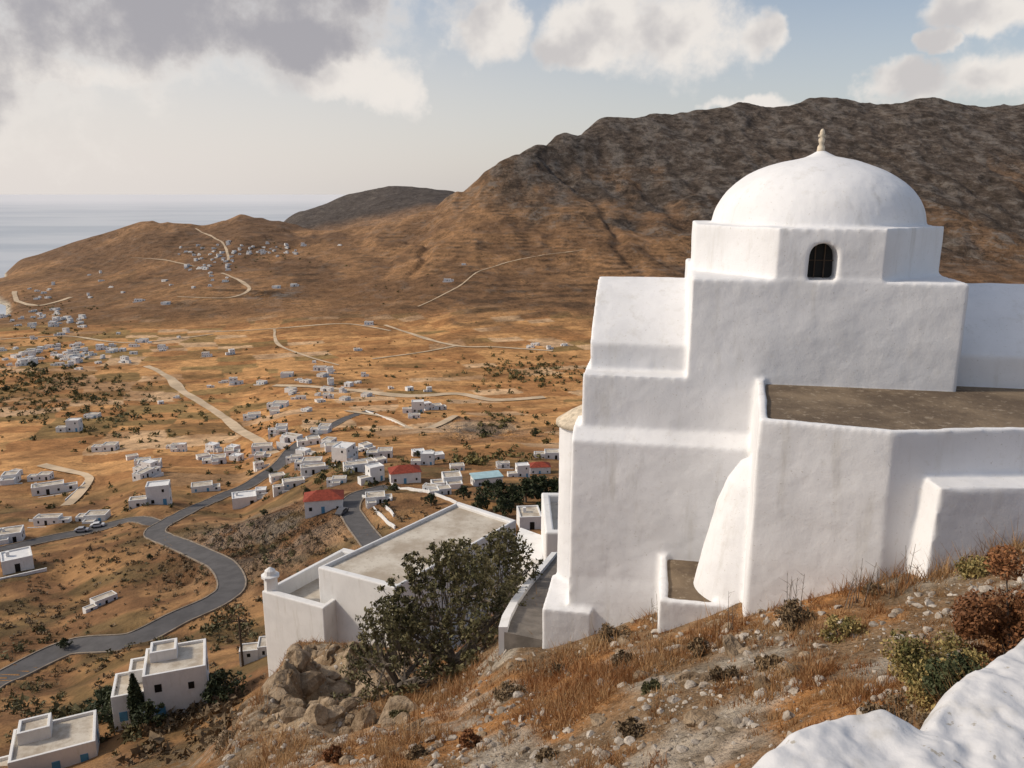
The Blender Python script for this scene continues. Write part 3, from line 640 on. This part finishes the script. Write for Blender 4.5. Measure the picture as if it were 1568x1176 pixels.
x=x[keep];y=y[keep];cl=cl[keep];cl2=cl2[keep];n=len(x); z=height(x,y)-.01
hh=(.028+.10*rng.random(n)**1.6)*(.5+1.9*sm(.48,.68,cl))*(.7+.8*sm(.55,.75,cl2)); w=.002+.0005*y
an=rng.random(n)*6.28; le=rng.random(n)*1.1
tip=np.stack([x+hh*le*np.cos(an),y+hh*le*np.sin(an),z+hh],-1)
an2=rng.random(n)*6.28; ox=w*np.cos(an2);oy=w*np.sin(an2)*.4
Vg=np.stack([np.stack([x-ox,y-oy,z],-1),np.stack([x+ox,y+oy,z],-1),tip],1).reshape(-1,3)
npmesh('dry_grass',Vg,np.arange(n*3).reshape(-1,3),[M_grass])
print('grass',n,time.time()-T0)
def ico():
    bm=bmesh.new(); bmesh.ops.create_icosphere(bm,subdivisions=2,radius=1); v=np.array([q.co[:] for q in bm.verts]); f=np.array([[q.index for q in g.verts] for g in bm.faces]); bm.free(); return v,f
iv,iF=ico()
def stones(name,x,y,size,mat,sink=.25,flat=.6):
    Vs=[];Fs=[]; hz=height(x,y)
    for i in range(len(x)):
        s=size[i]; q=iv.copy()
        nm_=rng.normal(size=(7,3)); nm_/=np.linalg.norm(nm_,axis=1)[:,None]
        for nrm in nm_:
            dd=q@nrm; q=q-np.outer(np.maximum(dd-rng.uniform(.4,.8),0),nrm)
        q*=np.array([rng.uniform(.7,1.3),rng.uniform(.6,1.1),flat*rng.uniform(.6,1.2)])*s
        a=rng.random()*6.28; R_=np.array([[math.cos(a),-math.sin(a),0],[math.sin(a),math.cos(a),0],[0,0,1]]); tl_=rng.normal()*.35; R2=np.array([[1,0,0],[0,math.cos(tl_),-math.sin(tl_)],[0,math.sin(tl_),math.cos(tl_)]])
        q=q@R2.T@R_.T; Vs.append(q+[x[i],y[i],hz[i]+s*flat*(.5-sink)]); Fs.append(iF+i*len(iv))
    npmesh(name,np.vstack(Vs),np.vstack(Fs),[mat])
x,y=near_pts(12000,2.6,26,-.42,.78); kq=(fbm(x/1.1,y/1.1,3,33)>.49)|(rng.random(len(x))<.12); x=x[kq];y=y[kq]
stones('scattered_stones',x,y,(.008+.045*rng.random(len(x))**4)*(1+.07*y),M_pale)
x,y=near_pts(220,6,26,-.36,.5); stones('boulders',x,y,.06+.16*rng.random(220)**3,M_rock,.5)
yo=rng.uniform(12,27,260); uo=rng.normal(-.27,.06,260); stones('rock_outcrop',uo*yo,yo,.12+.42*rng.random(260)**3,M_rock,.45,.9)
def bush(name,px,py,Y,h,r,n,size,mat,spiky=False):
    x,y,_=at(px,py,Y); zg=float(height(x,y))
    cs=[];rr=[]
    for i in range(22):
        a=random.random()*6.28; q=random.random()**.5*r*.75; zz_=random.random()*h*.75*(1-.5*(q/r)**2); cs.append((q*math.cos(a),q*math.sin(a),zz_)); rr.append(r*random.uniform(.2,.4))
    Vl,Fl=leaves(cs,rr,n,size,.9,.45); b=MB()
    for c_ in cs[:14]: b.tube((0,0,-.05),c_,.012,.004,4)
    me=bpy.data.meshes.new(name); me.from_pydata(np.vstack([np.array(b.v),Vl]).tolist(),[],b.f+[list(f+len(b.v)) for f in Fl]); me.materials.append(M_twig); me.materials.append(mat); me.polygons.foreach_set('material_index',[0]*len(b.f)+[1]*len(Fl))
    o=bpy.data.objects.new(name,me); o.location=(x,y,zg-.03); link(o)
bush('rust_brown_bush',1562,950,4.9,1.15,.46,18000,.016,M_rust)
bush('yellow_green_bush',1450,1040,4.7,.60,.40,11000,.016,M_yg)
bush('dark_green_bush',1480,1030,4.4,.45,.24,5000,.015,M_leafdark)
bush('dry_shrub',1380,1070,4.2,.28,.24,3000,.013,M_dry)
for px,py,Y,h,r,mt_ in [(1220,945,8.6,.40,.27,M_dry),(1290,960,7.8,.3,.27,M_yg),(1070,1000,8.9,.3,.18,M_dry),(970,1110,6.6,.16,.16,M_dry),(960,1010,9.8,.2,.2,M_dry),(940,965,11.6,.3,.3,M_dry),(720,1120,8.3,.35,.14,M_rust),(510,1160,8.9,.3,.14,M_rust),(610,1085,12,.2,.2,M_leaf),(1110,1040,7.4,.18,.16,M_dry),(1340,900,9.2,.2,.15,M_dry),(1500,860,8.6,.25,.3,M_yg),(640,1160,8.4,.15,.15,M_dry),(860,1020,11,.15,.2,M_dry),(450,990,24,.5,.5,M_dry),(350,1130,14,.4,.4,M_dry),(840,1130,7,.12,.14,M_dry),(1000,1060,7.8,.12,.14,M_leaf),(1180,1020,7.4,.14,.18,M_dry),(780,1060,10,.2,.25,M_dry)]:
    bush('dry_shrub',px,py,Y,h,r,1600,.022,mt_)
b=MB()
for px,py,Y in [(1318,880,8.9),(1330,885,8.9),(1355,880,9.0),(1372,885,8.8),(1395,875,9.0),(1225,900,9.3),(1205,905,9.4),(1008,925,11.2),(1002,930,11.2),(1120,960,9.6),(1300,905,8.6)]:
    for _ in range(3):
        x,y,_z=at(px+random.uniform(-8,8),py,Y); zg=float(height(x,y)); hh_=random.uniform(.25,.6); t_=Vector((x+random.gauss(0,.05),y+random.gauss(0,.05),zg+hh_)); b.tube((x,y,zg-.03),t_,.006,.002,4)
        for _2 in range(4):
            q=Vector((x,y,zg)).lerp(t_,random.uniform(.4,.95)); b.tube(q,q+Vector((random.gauss(0,.05),random.gauss(0,.03),.06)),.003,.001,3)
b.obj('dead_stalks',[M_twig])
# ---- stepped path + low wall ----
Lp=[(772,968,12.9),(777,950,13.4),(790,925,15),(808,900,17),(835,868,20),(850,850,22)]; Rp=[(838,992,12.5),(838,985,12.9),(838,940,14.6),(850,905,16.9),(862,868,20),(870,850,22)]
Lw=[at(*q) for q in Lp]; Rw=[at(*q) for q in Rp]; vs=[];fs=[]
for l,r_ in zip(Lw,Rw): vs+= [l,(r_[0]+.3,r_[1],l[2])]
b=MB(); b.add(vs,[[2*i,2*i+1,2*i+3,2*i+2] for i in range(5)]); lo=[(q[0],q[1],q[2]-5) for q in vs]
b.add(vs+lo,[[2*i,2*i+2,12+2*i+2,12+2*i] for i in range(5)]+[[0,1,13,12]]); b.obj('stone_path',[M_path])
b=MB()
for i in range(5):
    p0=Lw[i];p1=Lw[i+1]; b.add([(p0[0]-.10,p0[1],p0[2]-4),(p1[0]-.10,p1[1],p1[2]-4),(p1[0]+.06,p1[1],p1[2]-4),(p0[0]+.06,p0[1],p0[2]-4),(p0[0]-.10,p0[1],p0[2]+.1),(p1[0]-.10,p1[1],p1[2]+.1),(p1[0]+.06,p1[1],p1[2]+.1),(p0[0]+.06,p0[1],p0[2]+.1)],[[3,2,1,0],[4,5,6,7],[0,1,5,4],[2,3,7,6],[1,2,6,5],[3,0,4,7]])
b.obj('low_white_path_wall',[M_white2])
h=hit(372,1022,60); b=MB(); b.tube((0,0,-.5),(0,0,7.2),.18,.12,8); b.box(-.9,.9,-.06,.06,6.5,6.65); 
for xx in (-.75,-.3,.3,.75): b.lathe(xx,0,[(.05,6.65),(.06,6.75),(.02,6.82)],6)
o=b.obj('utility_pole',[M_wood]); o.location=h
def car(px,py,rot,colr):
    h=hit(px,py,100); b=MB()
    pr=[(-2.1,.35),(-2.15,.75),(-1.9,.95),(-1.5,1.0),(-1.0,1.42),(.6,1.45),(1.25,1.0),(2.0,.88),(2.15,.6),(2.1,.35)]
    b.ext(pr,-.85,.85,1,0)
    for yv in (-.87,.85): b.ext([(-1.35,1.0),(-.95,1.36),(.55,1.38),(1.08,1.0)],yv,yv+.02,1,1)
    b.add([(.66,-.7,1.43),(.66,.7,1.43),(1.24,.75,1.04),(1.24,-.75,1.04)],[[0,1,2,3]],1)
    for wx_ in (-1.35,1.35):
        for yv in (-.88,.7): b.tube((wx_,yv,.33),(wx_,yv+.18,.33),.33,.33,14,1)
    o=b.obj('parked_car',[simple('car_paint',colr,.05,1,.35),M_dark],bevel=.03); o.location=(h.x,h.y,h.z+.24); o.rotation_euler=(0,0,rot)
car(126,817,.2,(.35,.35,.37)); car(524,790,1.3,(.1,.1,.11)); car(150,810,.3,(.6,.6,.6)); car(30,868,.4,(.05,.05,.06))
def lowwall(pts,h_=.8,w=.3,ymin=100):
    q=[hit(a_,b_,ymin) for a_,b_ in pts]; b=MB()
    for i in range(len(q)-1):
        n_=6
        for k in range(n_):
            A_=q[i].lerp(q[i+1],k/n_);B_=q[i].lerp(q[i+1],(k+1)/n_); A_.z=float(height(A_.x,A_.y));B_.z=float(height(B_.x,B_.y))
            d=(B_-A_);d.z=0;d.normalize();nn_=Vector((-d.y,d.x,0))*w/2
            b.add([A_-nn_-Vector((0,0,1)),B_-nn_-Vector((0,0,1)),B_+nn_-Vector((0,0,1)),A_+nn_-Vector((0,0,1)),A_-nn_+Vector((0,0,h_)),B_-nn_+Vector((0,0,h_)),B_+nn_+Vector((0,0,h_)),A_+nn_+Vector((0,0,h_))],[[3,2,1,0],[4,5,6,7],[0,1,5,4],[2,3,7,6],[1,2,6,5],[3,0,4,7]])
    b.obj('low_white_wall',[M_white2])
lowwall([(572,780),(590,800),(605,812)]); lowwall([(590,778),(603,795)]); lowwall([(555,762),(600,768)]); lowwall([(45,800),(110,795)]); lowwall([(600,745),(680,765),(700,775)]); lowwall([(100,768),(130,742)]); lowwall([(560,630),(620,655)])
# ================= LIGHT / WORLD =================
ts=Vector((-.82,.0,.57)).normalized()
sun=bpy.data.lights.new('sun','SUN'); sun.energy=3.0; sun.angle=math.radians(6.0); sun.color=(1,.88,.72)
so=bpy.data.objects.new('sun',sun); so.rotation_euler=(-ts).to_track_quat('-Z','Y').to_euler(); link(so)
w=bpy.data.worlds.new('World'); scene.world=w; w.use_nodes=True; nt=w.node_tree
bg=nt.nodes['Background']; out=nt.nodes['World Output']
sky=N(nt,'ShaderNodeTexSky',sky_type='NISHITA'); sky.sun_disc=False; sky.sun_elevation=math.asin(ts.z); sky.sun_rotation=math.atan2(ts.x,ts.y); sky.air_density=1.0; sky.dust_density=1.8; sky.ozone_density=1.2
nt.links.new(sky.outputs[0],bg.inputs[0]); bg.inputs[1].default_value=.12
tc=N(nt,'ShaderNodeTexCoord').outputs['Generated']; sx=N(nt,'ShaderNodeSeparateXYZ',{'Vector':tc})
az0=math_(nt,'ARCTAN2',sx.outputs[0],sx.outputs[1]); el0=math_(nt,'ARCSINE',sx.outputs[2])
wn=N(nt,'ShaderNodeTexNoise',{'Vector':tc,'Scale':9.0,'Detail':5,'Roughness':.6}); ws=N(nt,'ShaderNodeSeparateColor',{'Color':wn.outputs['Color']})
az=math_(nt,'ADD',az0,math_(nt,'MULTIPLY',math_(nt,'SUBTRACT',ws.outputs[0],.5),.15)); el=math_(nt,'ADD',el0,math_(nt,'MULTIPLY',math_(nt,'SUBTRACT',ws.outputs[1],.5),.08))
n1=noise(nt,tc,14,7,.6)
def blobs(lst):
    dens=None
    for px,py,rx,ry in lst:
        u,v=dirv(px,py); A_=math.atan2(u,1); E_=math.atan2(v,math.hypot(1,u))
        a1=math_(nt,'MULTIPLY',math_(nt,'SUBTRACT',az,A_),1230/rx); a2=math_(nt,'MULTIPLY',math_(nt,'SUBTRACT',el,E_),1230/ry)
        d=math_(nt,'SUBTRACT',1.0,math_(nt,'MULTIPLY_ADD',a1,a1,math_(nt,'MULTIPLY',a2,a2)))
        if dens is None: dens=d
        else: dens=math_(nt,'SMOOTH_MAX',dens,d,.3)
    return math_(nt,'MAXIMUM',dens,-2.0)
big=blobs([(170,-20,540,130),(430,70,240,48),(300,50,300,66),(-700,60,500,150)])
puf=blobs([(90,100,150,26),(540,120,110,34),(615,125,44,44),(760,50,60,52),(960,45,108,64),(1055,50,115,70),(900,88,75,28),(1160,50,45,40),(1390,132,55,32),(1540,108,70,34),(1530,8,110,26),(1145,152,50,12),(1410,60,26,16),(2300,50,400,120)])
hi=math_(nt,'MULTIPLY',ramp01(nt,el0,.38,.6),ramp01(nt,noise(nt,tc,2.2,3),.42,.62)); hi=math_(nt,'SUBTRACT',math_(nt,'MULTIPLY',hi,1.6),.9)
dens=math_(nt,'MAXIMUM',math_(nt,'MAXIMUM',big,puf),hi)
nz=math_(nt,'MULTIPLY',math_(nt,'SUBTRACT',n1,.5),2.8)
dn=math_(nt,'ADD',dens,nz)
mask=ramp01(nt,dn,-.25,.75)
gb=ramp01(nt,math_(nt,'ADD',big,math_(nt,'MULTIPLY',nz,.7)),.05,1.05)
n2=noise(nt,N(nt,'ShaderNodeMapping',{'Vector':tc,'Location':(.02,0,.025)}).outputs[0],14,4,.5)
gp=math_(nt,'MULTIPLY',ramp01(nt,math_(nt,'ADD',n2,math_(nt,'MULTIPLY',dn,.09)),.52,.76),.55)
thick=math_(nt,'MAXIMUM',gb,gp)
cc=mixc(nt,thick,(1.0,.94,.88),(.45,.435,.465))
bg2=N(nt,'ShaderNodeBackground',{'Color':cc,'Strength':.86})
sidef=math_(nt,'SUBTRACT',1.0,ramp01(nt,az0,-.6,.6))
veil=math_(nt,'MULTIPLY',math_(nt,'SUBTRACT',1.0,ramp01(nt,el0,.02,.36)),math_(nt,'MULTIPLY_ADD',sidef,.52,.42))
bg3=N(nt,'ShaderNodeBackground',{'Color':(.86,.80,.76,1),'Strength':.92})
m0=N(nt,'ShaderNodeMixShader'); nt.links.new(veil,m0.inputs[0]); nt.links.new(bg.outputs[0],m0.inputs[1]); nt.links.new(bg3.outputs[0],m0.inputs[2])
ms=N(nt,'ShaderNodeMixShader'); nt.links.new(math_(nt,'MULTIPLY',mask,.94),ms.inputs[0]); nt.links.new(m0.outputs[0],ms.inputs[1]); nt.links.new(bg2.outputs[0],ms.inputs[2]); nt.links.new(ms.outputs[0],out.inputs[0])
cam=bpy.data.cameras.new('camera'); cam.lens=F/1568*36; cam.sensor_width=36; cam.clip_end=200000; cam.clip_start=.05
co=bpy.data.objects.new('camera',cam); co.rotation_euler=(math.pi/2-P,0,0); link(co); scene.camera=co
scene.view_settings.view_transform='Standard'; scene.view_settings.look='None'; scene.view_settings.exposure=0
print('done',time.time()-T0)
